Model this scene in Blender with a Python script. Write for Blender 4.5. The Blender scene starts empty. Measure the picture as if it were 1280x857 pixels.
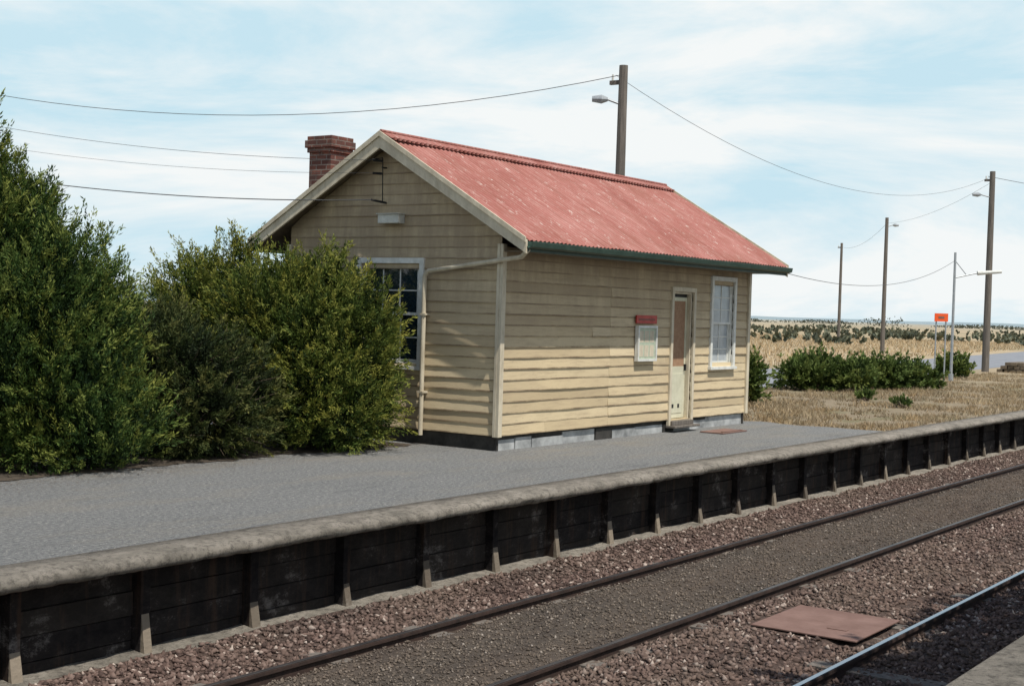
import bpy, bmesh, math, random
import numpy as np
from mathutils import Vector, Matrix, noise
random.seed(7); rng=np.random.default_rng(11)
scene=bpy.context.scene
scene.view_settings.view_transform='Standard'; scene.view_settings.look='None'; scene.view_settings.exposure=0

# ------------------------------------------------------------------ helpers
class NT:
    def __init__(s,name):
        s.m=bpy.data.materials.new(name); s.m.use_nodes=True; s.t=s.m.node_tree
        s.b=s.t.nodes['Principled BSDF']; s.tc=None
    def n(s,typ,**k):
        nd=s.t.nodes.new(typ)
        for a,v in k.items(): setattr(nd,a,v)
        return nd
    def l(s,a,b): s.t.links.new(a,b)
    def obj(s):
        if not s.tc: s.tc=s.n('ShaderNodeTexCoord')
        return s.tc.outputs['Object']
    def noise(s,scale,detail=5,rough=.6,stretch=(1,1,1),dist=0):
        mp=s.n('ShaderNodeMapping'); mp.inputs['Scale'].default_value=stretch
        s.l(s.obj(),mp.inputs['Vector'])
        nz=s.n('ShaderNodeTexNoise'); nz.inputs['Scale'].default_value=scale
        nz.inputs['Detail'].default_value=detail; nz.inputs['Roughness'].default_value=rough
        nz.inputs['Distortion'].default_value=dist
        s.l(mp.outputs[0],nz.inputs['Vector']); return nz.outputs['Fac']
    def ramp(s,fac,stops,const=False):
        r=s.n('ShaderNodeValToRGB'); e=r.color_ramp.elements
        while len(e)<len(stops): e.new(.5)
        for i,(p,c) in enumerate(stops):
            e[i].position=p; e[i].color=(c[0],c[1],c[2],1) if hasattr(c,'__len__') else (c,c,c,1)
        if const: r.color_ramp.interpolation='CONSTANT'
        s.l(fac,r.inputs[0]); return r.outputs[0]
    def mix(s,fac,a,b,mode='MIX'):
        m=s.n('ShaderNodeMix',data_type='RGBA',blend_type=mode)
        for sock,v in ((m.inputs[0],fac),(m.inputs[6],a),(m.inputs[7],b)):
            if isinstance(v,(int,float)): sock.default_value=v
            elif isinstance(v,tuple): sock.default_value=(*v,1)
            else: s.l(v,sock)
        return m.outputs[2]
    def math(s,op,a,b=0):
        m=s.n('ShaderNodeMath',operation=op)
        for i,v in enumerate((a,b)):
            if isinstance(v,(int,float)): m.inputs[i].default_value=v
            else: s.l(v,m.inputs[i])
        return m.outputs[0]
    def attr(s,name='tone'):
        return s.n('ShaderNodeAttribute',attribute_name=name).outputs['Fac']
    def bump(s,h,strength=.5,dist=.02):
        b=s.n('ShaderNodeBump'); b.inputs['Strength'].default_value=strength; b.inputs['Distance'].default_value=dist
        s.l(h,b.inputs['Height']); s.l(b.outputs[0],s.b.inputs['Normal'])
    def fin(s,col,rough=.8,metal=0,spec=.3):
        if isinstance(col,tuple): s.b.inputs['Base Color'].default_value=(*col,1)
        else: s.l(col,s.b.inputs['Base Color'])
        s.b.inputs['Roughness'].default_value=rough; s.b.inputs['Metallic'].default_value=metal
        s.b.inputs['Specular IOR Level'].default_value=spec
        return s.m

def simple(name,c1,c2,scale=5,rough=.8,bump=.2,stretch=(1,1,1),metal=0,spec=.3,bd=.01):
    t=NT(name); f=t.noise(scale,6,.65,stretch)
    c=t.ramp(f,[(.3,c1),(.7,c2)])
    if bump: t.bump(t.noise(scale*6,4,.6,stretch),bump,bd)
    return t.fin(c,rough,metal,spec)

class MB:
    def __init__(s): s.v=[];s.f=[];s.t=[];s.e=[]
    def add(s,vs,fs,tone=.5,edge=None):
        o=len(s.v); s.v+= [tuple(v) for v in vs]; s.t+=[tone]*len(vs); s.e+=(edge if edge else [0]*len(vs))
        s.f+=[tuple(i+o for i in f) for f in fs]
    def box(s,a,b,tone=.5,P=None):
        vs=[(x,y,z) for x in (a[0],b[0]) for y in (a[1],b[1]) for z in (a[2],b[2])]
        if P: vs=[P(*v) for v in vs]
        s.add(vs,[(0,1,3,2),(4,6,7,5),(0,4,5,1),(2,3,7,6),(0,2,6,4),(1,5,7,3)],tone)
    def prism(s,pts0,pts1,tone=.5):
        n=len(pts0); s.add(list(pts0)+list(pts1),[tuple(range(n)),tuple(range(2*n-1,n-1,-1))]+[(i,(i+1)%n,n+(i+1)%n,n+i) for i in range(n)],tone)
    def tube(s,p,q,r0,r1,n=8,tone=.5):
        p=Vector(p);q=Vector(q);d=(q-p).normalized(); a=d.orthogonal().normalized(); b=d.cross(a)
        A=[p+(a*math.cos(2*math.pi*i/n)+b*math.sin(2*math.pi*i/n))*r0 for i in range(n)]
        B=[q+(a*math.cos(2*math.pi*i/n)+b*math.sin(2*math.pi*i/n))*r1 for i in range(n)]
        s.prism(A,B,tone)
    def obj(s,name,mat,parent=None,recalc=True,smooth=False,bevel=0):
        me=bpy.data.meshes.new(name); me.from_pydata(s.v,[],s.f)
        at=me.attributes.new('tone','FLOAT','POINT'); at.data.foreach_set('value',s.t)
        at=me.attributes.new('edge','FLOAT','POINT'); at.data.foreach_set('value',s.e)
        if recalc:
            bm=bmesh.new(); bm.from_mesh(me); bmesh.ops.recalc_face_normals(bm,faces=bm.faces); bm.to_mesh(me); bm.free()
        me.materials.append(mat)
        if smooth: me.polygons.foreach_set('use_smooth',[True]*len(me.polygons))
        o=bpy.data.objects.new(name,me); scene.collection.objects.link(o)
        if bevel:
            md=o.modifiers.new('bevel','BEVEL'); md.width=bevel; md.segments=2; md.limit_method='ANGLE'
        if parent: attach(o,parent)
        return o
def attach(o,p):
    o.parent=p; o.matrix_parent_inverse=Matrix.Translation(-Vector(p.location))
def empty(name,loc):
    e=bpy.data.objects.new(name,None); e.location=loc; scene.collection.objects.link(e); return e
def npmesh(name,V,F,tone,mat,parent=None,smooth=False):
    me=bpy.data.meshes.new(name); k=F.shape[1]
    me.vertices.add(len(V)); me.vertices.foreach_set('co',V.astype(np.float32).ravel())
    me.loops.add(F.size); me.loops.foreach_set('vertex_index',F.astype(np.int32).ravel())
    me.polygons.add(len(F)); me.polygons.foreach_set('loop_start',(np.arange(len(F))*k).astype(np.int32))
    me.polygons.foreach_set('loop_total',np.full(len(F),k,np.int32))
    me.update(calc_edges=True)
    at=me.attributes.new('tone','FLOAT','POINT'); at.data.foreach_set('value',tone.astype(np.float32))
    me.materials.append(mat)
    if smooth: me.polygons.foreach_set('use_smooth',[True]*len(F))
    o=bpy.data.objects.new(name,me); scene.collection.objects.link(o)
    if parent: attach(o,parent)
    return o

# ------------------------------------------------------------------ materials
def m_boards():
    t=NT('weathered_cream_paint')
    c=t.ramp(t.attr(),[(0,(.47,.37,.225)),(.5,(.59,.475,.295)),(1,(.68,.56,.365))])
    st=t.noise(3,7,.7,(.6,.6,5))
    c=t.mix(t.ramp(st,[(.48,0),(.72,.6)]),c,(.34,.255,.165))
    fl=t.noise(26,6,.75,(.5,.5,2.5))
    c=t.mix(t.ramp(fl,[(.60,0),(.68,.7)]),c,(.25,.205,.16))
    # bare, dirt stained drip edge of every board, with its shadow line painted in
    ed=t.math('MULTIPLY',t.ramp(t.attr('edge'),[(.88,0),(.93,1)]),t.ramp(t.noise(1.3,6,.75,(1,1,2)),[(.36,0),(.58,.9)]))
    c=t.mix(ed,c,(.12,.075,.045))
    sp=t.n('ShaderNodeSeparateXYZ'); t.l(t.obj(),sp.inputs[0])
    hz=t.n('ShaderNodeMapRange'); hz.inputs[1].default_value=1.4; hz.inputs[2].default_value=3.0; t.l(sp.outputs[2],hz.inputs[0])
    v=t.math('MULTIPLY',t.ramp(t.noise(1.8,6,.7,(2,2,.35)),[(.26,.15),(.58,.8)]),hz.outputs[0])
    c=t.mix(v,c,(.27,.205,.14))  # streaks deepen with height, painting eave shade into the boards' colour
    big=t.noise(.7,3,.5); c=t.mix(t.ramp(big,[(.35,0),(.75,.35)]),c,(.38,.30,.20))
    t.bump(t.noise(40,5,.7,(.3,.3,2)),.35,.006)
    return t.fin(c,.75)
def m_roof():
    t=NT('faded_red_corrugated_iron')
    c=t.ramp(t.noise(1.3,6,.65,(1,.5,.5)),[(.3,(.26,.090,.072)),(.5,(.34,.135,.112)),(.75,(.42,.20,.172))])
    c=t.mix(t.ramp(t.noise(8,6,.75,(3,.35,.35)),[(.50,0),(.66,.6)]),c,(.48,.295,.255))
    c=t.mix(t.ramp(t.noise(6,8,.85,(1.5,.8,.8)),[(.575,0),(.62,.85)]),c,(.60,.50,.44))
    c=t.mix(t.ramp(t.noise(2.5,5,.7,(5,.3,.3)),[(.50,0),(.75,.65)]),c,(.19,.065,.045))
    c=t.mix(t.ramp(t.noise(.9,5,.7,(1,1,1)),[(.48,0),(.70,.5)]),c,(.24,.10,.07))
    sp=t.n('ShaderNodeSeparateXYZ'); t.l(t.obj(),sp.inputs[0])
    w=t.math('SINE',t.math('MULTIPLY',sp.outputs[0],2*math.pi/.114))
    c=t.mix(t.ramp(w,[(.0,.3),(.6,0)]),c,(.15,.055,.04))
    return t.fin(c,.75,0,.18)
def m_brick():
    t=NT('red_brick')
    sp=t.n('ShaderNodeSeparateXYZ'); t.l(t.obj(),sp.inputs[0])
    cb=t.n('ShaderNodeCombineXYZ'); t.l(t.math('ADD',sp.outputs[0],sp.outputs[1]),cb.inputs[0]); t.l(sp.outputs[2],cb.inputs[1])
    br=t.n('ShaderNodeTexBrick'); t.l(cb.outputs[0],br.inputs['Vector'])
    br.inputs['Color1'].default_value=(.23,.085,.055,1); br.inputs['Color2'].default_value=(.10,.04,.032,1); br.inputs['Mortar'].default_value=(.25,.21,.175,1)
    br.inputs['Scale'].default_value=1; br.inputs['Brick Width'].default_value=.23; br.inputs['Row Height'].default_value=.085; br.inputs['Mortar Size'].default_value=.010
    c=t.mix(t.ramp(t.noise(5,5,.7),[(.36,0),(.66,.75)]),br.outputs['Color'],(.06,.042,.036))
    t.bump(t.math('SUBTRACT',1,br.outputs['Fac']),.6,.01)
    return t.fin(c,.9)
def m_asphalt():
    t=NT('gritty_asphalt')
    c=t.ramp(t.noise(.5,5,.6),[(.3,(.145,.150,.150)),(.7,(.205,.205,.198))])
    c=t.mix(.72,c,t.ramp(t.noise(22,6,.9),[(.36,(.055,.06,.062)),(.5,(.20,.203,.20)),(.62,(.40,.39,.36))]))
    c=t.mix(t.ramp(t.noise(26,3,.6),[(.66,0),(.69,.9)]),c,(.62,.58,.50))
    c=t.mix(t.ramp(t.noise(1.1,7,.75,(.35,1,1)),[(.50,0),(.70,.5)]),c,(.27,.24,.19))
    c=t.mix(t.ramp(t.noise(2.0,7,.8,(.3,1,1)),[(.54,0),(.68,.5)]),c,(.095,.10,.105))
    t.bump(t.noise(30,6,.85),1,.03)
    return t.fin(c,.95,0,.15)
def m_coping():
    t=NT('weathered_concrete')
    c=t.ramp(t.noise(2.2,7,.75),[(.3,(.17,.155,.13)),(.5,(.30,.27,.225)),(.72,(.43,.385,.325))])
    c=t.mix(t.ramp(t.noise(14,8,.85),[(.48,0),(.61,.75)]),c,(.085,.075,.065))
    t.bump(t.noise(14,8,.85),1,.05)
    return t.fin(c,.95,0,.15)
def m_wall():
    t=NT('dark_platform_wall')
    c=t.ramp(t.noise(1.6,8,.8,(1,1,1.5)),[(.42,(.009,.008,.009)),(.56,(.026,.022,.021)),(.66,(.16,.145,.135))])
    c=t.mix(t.ramp(t.noise(2.4,6,.7,(3,3,.3)),[(.52,0),(.68,.6)]),c,(.07,.042,.028))
    c=t.mix(t.attr(),c,(.30,.25,.19))
    t.bump(t.noise(14,6,.7),.6,.02); return t.fin(c,.9,0,.15)
def m_ballast(stone):
    t=NT('ballast_stone' if stone else 'ballast_bed')
    sp=t.n('ShaderNodeSeparateXYZ'); t.l(t.obj(),sp.inputs[0])
    if stone: base=t.attr()
    else: base=t.noise(22,4,.8)
    red=t.ramp(base,[(0,(.05,.033,.028)),(.35,(.115,.076,.062)),(.7,(.18,.126,.105)),(1,(.40,.33,.28))] if stone else [(.3,(.035,.024,.020)),(.6,(.13,.088,.072)),(.8,(.22,.16,.135))])
    gry=t.ramp(base,[(0,(.045,.037,.030)),(.4,(.115,.093,.073)),(.8,(.18,.148,.118)),(1,(.30,.26,.22))] if stone else [(.3,(.04,.033,.028)),(.6,(.13,.106,.084)),(.8,(.20,.166,.135))])
    d=t.math('ABSOLUTE',t.math('SUBTRACT',sp.outputs[1],7.15))
    w=t.math('ADD',d,t.math('MULTIPLY',t.math('SUBTRACT',t.noise(2.5,4,.6),.5),.5))
    mk=t.ramp(w,[(.72,1),(.98,0)])
    c=t.mix(mk,red,gry)
    t2=t.ramp(t.noise(.8,5,.65,(.4,1,1)),[(.42,0),(.66,.6)]); c=t.mix(t2,c,(.135,.102,.078))
    t3=t.ramp(t.noise(1.4,5,.7,(.3,1,1)),[(.52,0),(.72,.6)]); c=t.mix(t3,c,(.05,.038,.033))
    if not stone: t.bump(t.noise(26,4,.8),1,.05)
    return t.fin(c,.92,0,.2)
def m_ground():
    t=NT('dry_grassland')
    near=t.ramp(t.noise(1.2,8,.75),[(.3,(.15,.118,.08)),(.5,(.25,.20,.135)),(.72,(.34,.285,.20))])
    near=t.mix(.45,near,t.ramp(t.noise(14,5,.8),[(.3,(.11,.085,.055)),(.7,(.40,.335,.24))]))
    near=t.mix(t.ramp(t.noise(.5,6,.7,(.6,1.4,1)),[(.50,0),(.62,.5)]),near,(.13,.135,.06))
    sp=t.n('ShaderNodeSeparateXYZ'); t.l(t.obj(),sp.inputs[0])
    far=t.math('ADD',t.math('MULTIPLY',sp.outputs[0],.82),t.math('MULTIPLY',sp.outputs[1],.57))
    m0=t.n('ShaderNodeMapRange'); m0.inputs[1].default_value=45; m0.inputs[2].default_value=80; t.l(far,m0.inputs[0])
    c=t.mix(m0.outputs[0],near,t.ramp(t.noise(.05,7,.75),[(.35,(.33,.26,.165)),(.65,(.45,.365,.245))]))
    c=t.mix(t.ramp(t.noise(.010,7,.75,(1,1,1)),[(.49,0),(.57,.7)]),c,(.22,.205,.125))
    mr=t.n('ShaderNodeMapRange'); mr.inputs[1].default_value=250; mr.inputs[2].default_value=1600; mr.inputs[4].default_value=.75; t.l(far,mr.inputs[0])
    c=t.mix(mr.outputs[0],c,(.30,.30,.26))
    t.bump(t.noise(9,6,.8),.8,.06)
    return t.fin(c,.97,0,.1)
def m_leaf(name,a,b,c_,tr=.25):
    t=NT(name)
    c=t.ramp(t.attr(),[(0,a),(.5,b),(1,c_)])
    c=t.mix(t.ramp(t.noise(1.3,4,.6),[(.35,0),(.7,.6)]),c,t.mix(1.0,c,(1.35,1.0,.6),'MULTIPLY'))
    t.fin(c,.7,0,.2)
    if tr:
        tl=t.n('ShaderNodeBsdfTranslucent'); t.l(c,tl.inputs[0])
        mx=t.n('ShaderNodeMixShader'); mx.inputs[0].default_value=tr
        out=t.t.nodes['Material Output']; t.l(t.b.outputs[0],mx.inputs[1]); t.l(tl.outputs[0],mx.inputs[2]); t.l(mx.outputs[0],out.inputs[0])
    return t.m
M={}
M['boards']=m_boards(); M['roof']=m_roof(); M['brick']=m_brick(); M['asph']=m_asphalt(); M['cop']=m_coping(); M['pwall']=m_wall()
M['bed']=m_ballast(False); M['stone']=m_ballast(True); M['ground']=m_ground()
M['trim']=simple('cream_trim_paint',(.42,.36,.26),(.66,.59,.45),6,.6,.2,(1,1,.4))
M['white']=simple('off_white_paint',(.52,.52,.47),(.74,.74,.70),8,.5,.1)
M['soffit']=simple('soffit_brown',(.12,.09,.06),(.2,.16,.11),6,.8,.1)
M['green']=simple('dark_green_gutter',(.018,.042,.030),(.05,.085,.065),5,.5,.1)
M['glass']=NT('window_glass').fin((.012,.024,.032),.04,0,.8)
M['paneB']=simple('painted_pane',(.30,.33,.35),(.46,.49,.50),4,.15,.0,spec=.6)
M['mesh']=simple('brown_flywire',(.27,.155,.09),(.37,.23,.14),12,.8,.2)
M['doorp']=simple('door_paint',(.50,.48,.35),(.64,.62,.47),5,.6,.1)
M['black']=simple('black_iron',(.01,.01,.01),(.03,.03,.03),8,.6,.1)
M['wire']=simple('grey_cable',(.05,.05,.05),(.09,.09,.09),8,.6,.0)
M['red']=simple('red_enamel',(.36,.04,.03),(.50,.08,.06),9,.5,.05)
M['orange']=simple('orange_enamel',(.75,.09,.02),(.85,.13,.03),9,.5,.05)
M['paper']=simple('notice_paper',(.32,.38,.28),(.50,.55,.42),10,.5,.0)
M['sheet']=simple('grey_sheet_skirt',(.14,.145,.145),(.50,.51,.50),2.6,.7,.2)
M['dark']=simple('dark_stump_skirt',(.02,.02,.018),(.07,.065,.058),4,.9,.3)
M['wood']=simple('weathered_timber_pole',(.085,.075,.065),(.19,.165,.14),6,.9,.5,(3,3,.2))
M['galv']=simple('galvanised_steel',(.28,.30,.31),(.42,.44,.45),9,.45,.05,metal=.4)
M['pale']=simple('pale_light_box',(.42,.42,.38),(.6,.6,.55),9,.5,.05)
M['bark']=simple('twig_bark',(.07,.05,.035),(.18,.135,.095),9,.9,.5)
M['railside']=simple('rusty_rail_web',(.025,.017,.014),(.06,.036,.028),8,.85,.3)
M['railtop']=NT('polished_rail_head').fin((.42,.48,.53),.3,1.0)
M['railtopd']=simple('dull_rail_head',(.05,.043,.04),(.13,.115,.105),14,.42,.1,(.2,1,1),metal=.6)
M['rust']=simple('rusty_plate',(.14,.08,.062),(.22,.135,.11),3,.75,.3)
M['road']=simple('old_road_asphalt',(.17,.18,.20),(.25,.26,.275),1.2,.9,.3)
M['dirt']=simple('brown_soil',(.04,.032,.024),(.12,.095,.07),4.5,.97,1,bd=.06)
M['cyp']=m_leaf('cypress_foliage',(.014,.030,.008),(.070,.110,.020),(.25,.27,.06))
M['cypL']=m_leaf('green_cypress_foliage',(.011,.029,.010),(.050,.098,.022),(.18,.225,.055))
M['cypd']=m_leaf('dark_cypress_foliage',(.014,.024,.010),(.042,.066,.020),(.13,.145,.05))
M['shrub']=m_leaf('bright_shrub_foliage',(.03,.055,.014),(.085,.135,.035),(.17,.225,.07))
M['eucal']=m_leaf('eucalypt_foliage',(.03,.045,.02),(.06,.08,.035),(.10,.12,.05))
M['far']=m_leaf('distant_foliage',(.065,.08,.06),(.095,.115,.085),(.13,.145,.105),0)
M['straw']=m_leaf('dry_grass_blades',(.14,.115,.07),(.27,.22,.145),(.42,.36,.25),.2)
M['strawf']=m_leaf('pale_paddock_grass',(.24,.19,.12),(.40,.325,.215),(.52,.44,.30),.2)

# ------------------------------------------------------------------ ground
mb=MB()
prof=[(-3500,.24),(-8,.24),(1.7,.24),(1.72,-1.15),(9.4,-1.15),(9.42,-.03),(30,-.03),(400,-.03),(7000,-.03)]
xs=[-3500,-100,0,60,300,1500,9000]
V=[(x,y,z) for x in xs for (y,z) in prof]; n=len(prof)
mb.add(V,[(i*n+j,(i+1)*n+j,(i+1)*n+j+1,i*n+j+1) for i in range(len(xs)-1) for j in range(n-1)])
mb.obj('ground',M['ground'],recalc=False)
mb=MB()
near_=[(-60,18.4),(20,18.0),(30,18.0),(50,18.4),(80,20.8),(140,27)]; far_=[(-60,23),(20,23),(30,23.4),(50,24.5),(80,27),(140,34)]
V=[(x,y,-.022) for x,y in near_]+[(x,y,-.022) for x,y in far_]; k=len(near_)
mb.add(V,[(i,i+1,k+i+1,k+i) for i in range(k-1)]); mb.obj('road',M['road'],recalc=False)
mb=MB(); pts=[]
for i in range(480):
    x=-14+i*.065; w=noise.noise(Vector((x*.8,0,0)))*.22+noise.noise(Vector((x*3,0,4)))*.15+noise.noise(Vector((x*9,0,7)))*.08
    pts.append((x,13.72+w-max(0,(x-13))*.08))
pts=[p for p in pts if p[0]<16.9]
V=[(x,y,.008) for x,y in pts]+[(x,17.9,.008) for x,y in pts]; k=len(pts)
mb.add(V,[(i,i+1,k+i+1,k+i) for i in range(k-1)]); mb.obj('garden_soil',M['dirt'],recalc=False)
# fallen needles spilling over the asphalt
r=np.random.default_rng(31); n=6500
x=r.uniform(3,17.2,n); y=13.75-np.abs(r.normal(0,.5,n)); a=r.random(n)*6.28; s=r.uniform(.006,.02,n)
c=np.stack([x,y,np.full(n,.012)],-1); dx=np.stack([np.cos(a)*s,np.sin(a)*s,np.zeros(n)],-1); dy=np.stack([-np.sin(a)*s*.4,np.cos(a)*s*.4,np.zeros(n)],-1)
npmesh('leaf_litter',np.stack([c-dx,c-dy,c+dx,c+dy],1).reshape(-1,3),np.arange(n*4).reshape(-1,4),np.full(n*4,.5),M['bark'])

# ------------------------------------------------------------------ station platform
pf=empty('station_platform',(10,9,0))
mb=MB()
edge=[(26.3+noise.noise(Vector((0,y*1.3,0)))*.6,y) for y in np.arange(9.34,17.95,.25)]
mb.add([(-20,17.95,0),(-20,9.34,0)]+[(x,y,0) for x,y in edge],[tuple(range(len(edge)+2))])
mb.obj('asphalt_surface',M['asph'],pf,recalc=False)
nx=1600; X=np.linspace(-20,95,nx)
prf=[(9.38,-.12),(9.38,.010),(9.12,.020),(8.97,.012),(8.905,-.012),(8.885,-.04),(8.90,-.09),(8.94,-.112),(9.1,-.12)]
V=np.zeros((nx,len(prf),3))
for j,(y,z) in enumerate(prf):
    V[:,j,0]=X; V[:,j,1]=y; V[:,j,2]=z
for i in range(nx):
    chip=max(0,noise.noise(Vector((X[i]*2.3,7,1)))-.25)*.10
    for j in range(2,len(prf)-1):
        a=noise.noise(Vector((X[i]*1.7,j*.6,3)))*.022+noise.noise(Vector((X[i]*7,j*1.3,9)))*.016
        V[i,j,1]+=a+(chip if j<8 else 0); V[i,j,2]+=a*.5-(chip*.4 if 2<j<6 else 0)
k=len(prf); I,J=np.meshgrid(np.arange(nx-1),np.arange(k),indexing='ij'); J2=(J+1)%k
F=np.stack([I*k+J,I*k+J2,(I+1)*k+J2,(I+1)*k+J],-1).reshape(-1,4)
npmesh('coping',V.reshape(-1,3),F,np.full(nx*k,.5),M['cop'],pf)
mb=MB()
mb.box((-20,9.33,-1.15),(95,9.40,-.125),0)
x=9.25-1.28*22
while x<95:
    mb.box((x-.05,9.20,-1.1),(x+.05,9.33,-.122),.0)
    h=random.uniform(-.06,.06); l=.045+random.uniform(-.01,.012)
    mb.prism([(x-l,9.12,-1.05),(x+l,9.12,-1.05),(x+l*.9,9.198,-.60+h),(x-l*.9,9.198,-.60+h)],[(x-l,9.199,-1.05),(x+l,9.199,-1.05),(x+l*.9,9.1995,-.60+h),(x-l*.9,9.1995,-.60+h)],.6+random.uniform(-.3,.25))  # wedge foot toned pale, painting sunlight below the coping's shade
    for q in range(4):
        z0=-.98+q*.21
        mb.box((x+.06,9.30+random.uniform(-.015,.01),z0),(x+1.28-.06,9.329,z0+.2),random.uniform(0,.06))
    x+=1.28
mb.obj('retaining_wall',M['pwall'],pf)
nx=900; X=np.linspace(-20,95,nx); V=np.zeros((nx,4,3))
for i in range(nx):
    a=noise.noise(Vector((X[i]*1.2,0,5)))*.05; b=noise.noise(Vector((X[i]*2.2,0,8)))*.02
    V[i,0]=(X[i],9.02+a,-1.1); V[i,1]=(X[i],9.03+a,-.895+b); V[i,2]=(X[i],9.07+a*.5,-.885+b); V[i,3]=(X[i],9.31,-.86+b)
I,J=np.meshgrid(np.arange(nx-1),np.arange(3),indexing='ij'); F=np.stack([I*4+J,(I+1)*4+J,(I+1)*4+J+1,I*4+J+1],-1).reshape(-1,4)
npmesh('wall_footing',V.reshape(-1,3),F,np.full(nx*4,.5),M['cop'],pf)
op=empty('opposite_platform',(0,0,.3))
mb=MB(); mb.add([(-20,-9,.3),(95,-9,.3),(95,1.8,.3),(-20,1.8,.3)],[(0,1,2,3)]); mb.obj('asphalt_surface_opposite',M['asph'],op,recalc=False)
mb=MB(); mb.box((-20,1.8,.16),(95,2.13,.312)); mb.obj('coping_opposite',M['cop'],op,bevel=.02)
mb=MB(); mb.box((-20,1.75,-1.14),(95,1.95,.158),0); mb.obj('retaining_wall_opposite',M['pwall'],op)

# ------------------------------------------------------------------ ballast
def bz(x,y):
    z=-.955
    if y>8.3: z+=.07*min(1,(y-8.3)/.6)
    if 6.45<y<7.85: z+=.045
    if 5.0<y<6.1: z+=.03
    return z+noise.noise(Vector((x*.9,y*.9,0)))*.03+noise.noise(Vector((x*5,y*5,2)))*.012
def grid(x0,x1,dx,y0,y1,dy):
    xs=np.arange(x0,x1+1e-6,dx); ys=np.arange(y0,y1+1e-6,dy)
    V=np.array([(x,y,bz(x,y)) for x in xs for y in ys]); m=len(ys)
    I,J=np.meshgrid(np.arange(len(xs)-1),np.arange(m-1),indexing='ij')
    F=np.stack([I*m+J,(I+1)*m+J,(I+1)*m+J+1,I*m+J+1],-1).reshape(-1,4); return V,F
tr=empty('ballast',(12,6,-1))
V,F=grid(-6,40,.12,2.02,9.1,.12); npmesh('ballast_bed_surface',V,F,np.full(len(V),.5),M['bed'],tr,True)
V,F=grid(40,95,1.0,2.02,9.1,.5); npmesh('ballast_bed_surface_far',V,F,np.full(len(V),.5),M['bed'],tr,True)
N=110000
u=rng.random(N)
sx=6+ (u**1.6)*34; sy=2.1+rng.random(N)*6.95
keep=np.ones(N,bool)
for ry in (2.84,4.44,6.32,7.97): keep&=np.abs(sy-ry)>.06
keep&=~((sx>12.6)&(sx<13.95)&(sy>4.65)&(sy<5.85))
sx=sx[keep];sy=sy[keep];N=len(sx)
sz=np.array([bz(a,b) for a,b in zip(sx,sy)])
inner=(sy>6.35)&(sy<7.94)
size=rng.uniform(.014,.036,N)*np.where(inner,.55,1)
octa=np.array([(1,0,0),(-1,0,0),(0,1,0),(0,-1,0),(0,0,1),(0,0,-1)],float)
of=np.array([(0,2,4),(2,1,4),(1,3,4),(3,0,4),(2,0,5),(1,2,5),(3,1,5),(0,3,5)])
ang=rng.random(N)*6.28; til=rng.normal(0,.6,N)
sc=rng.uniform(.6,1.3,(N,1,3))*size[:,None,None]; sc[:,:,2]*=.75
P=octa[None]*sc+rng.normal(0,.22,(N,6,3))*size[:,None,None]
c,s_=np.cos(til)[:,None],np.sin(til)[:,None]
y_=P[:,:,1]*c-P[:,:,2]*s_; z_=P[:,:,1]*s_+P[:,:,2]*c; P[:,:,1]=y_;P[:,:,2]=z_
c,s_=np.cos(ang)[:,None],np.sin(ang)[:,None]
x_=P[:,:,0]*c-P[:,:,1]*s_; y_=P[:,:,0]*s_+P[:,:,1]*c; P[:,:,0]=x_;P[:,:,1]=y_
P+=np.stack([sx,sy,sz+size*.3],-1)[:,None,:]
F=(of[None]+np.arange(N)[:,None,None]*6).reshape(-1,3)
st=np.clip(rng.normal(.42,.24,N),0,1); st[rng.random(N)<.02]=1
npmesh('ballast_stones',P.reshape(-1,3),F,np.repeat(st,6),M['stone'],tr)

def railway(name,rails,topmat):
    e=empty(name,(10,sum(rails)/len(rails),-.9))
    for i,ry in enumerate(rails):
        mb=MB()
        pr=[(-.065,-.995),(.065,-.995),(.065,-.98),(.012,-.965),(.012,-.895),(.034,-.885),(.034,-.856),(-.034,-.856),(-.034,-.885),(-.012,-.895),(-.012,-.965),(-.065,-.98)]
        mb.prism([(-20,ry+a,b) for a,b in pr],[(95,ry+a,b) for a,b in pr])
        mb.obj('rail_%d'%(i+1),M['railside'],e)
        mb=MB(); mb.box((-20,ry-.024,-.8555),(95,ry+.024,-.848)); mb.obj('rail_head_%d'%(i+1),M[topmat],e,bevel=.003)
    mb=MB(); x=-10
    while x<60:
        mb.box((x-.11,rails[0]-.35,-1.1),(x+.11,rails[1]+.35,-.955+random.uniform(-.02,.02))); x+=.68
    mb.obj('sleepers',M['wood'],e)
railway('railway_track',(6.32,7.97),'railtopd')
railway('railway_track',(2.84,4.44),'railtop')
mb=MB(); mb.box((12.66,4.72,-.915),(13.88,5.80,-.900)); mb.box((13.0,4.95,-.8995),(13.06,5.15,-.893))
o=mb.obj('metal_cover_plate',M['rust'],bevel=.004)

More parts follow.
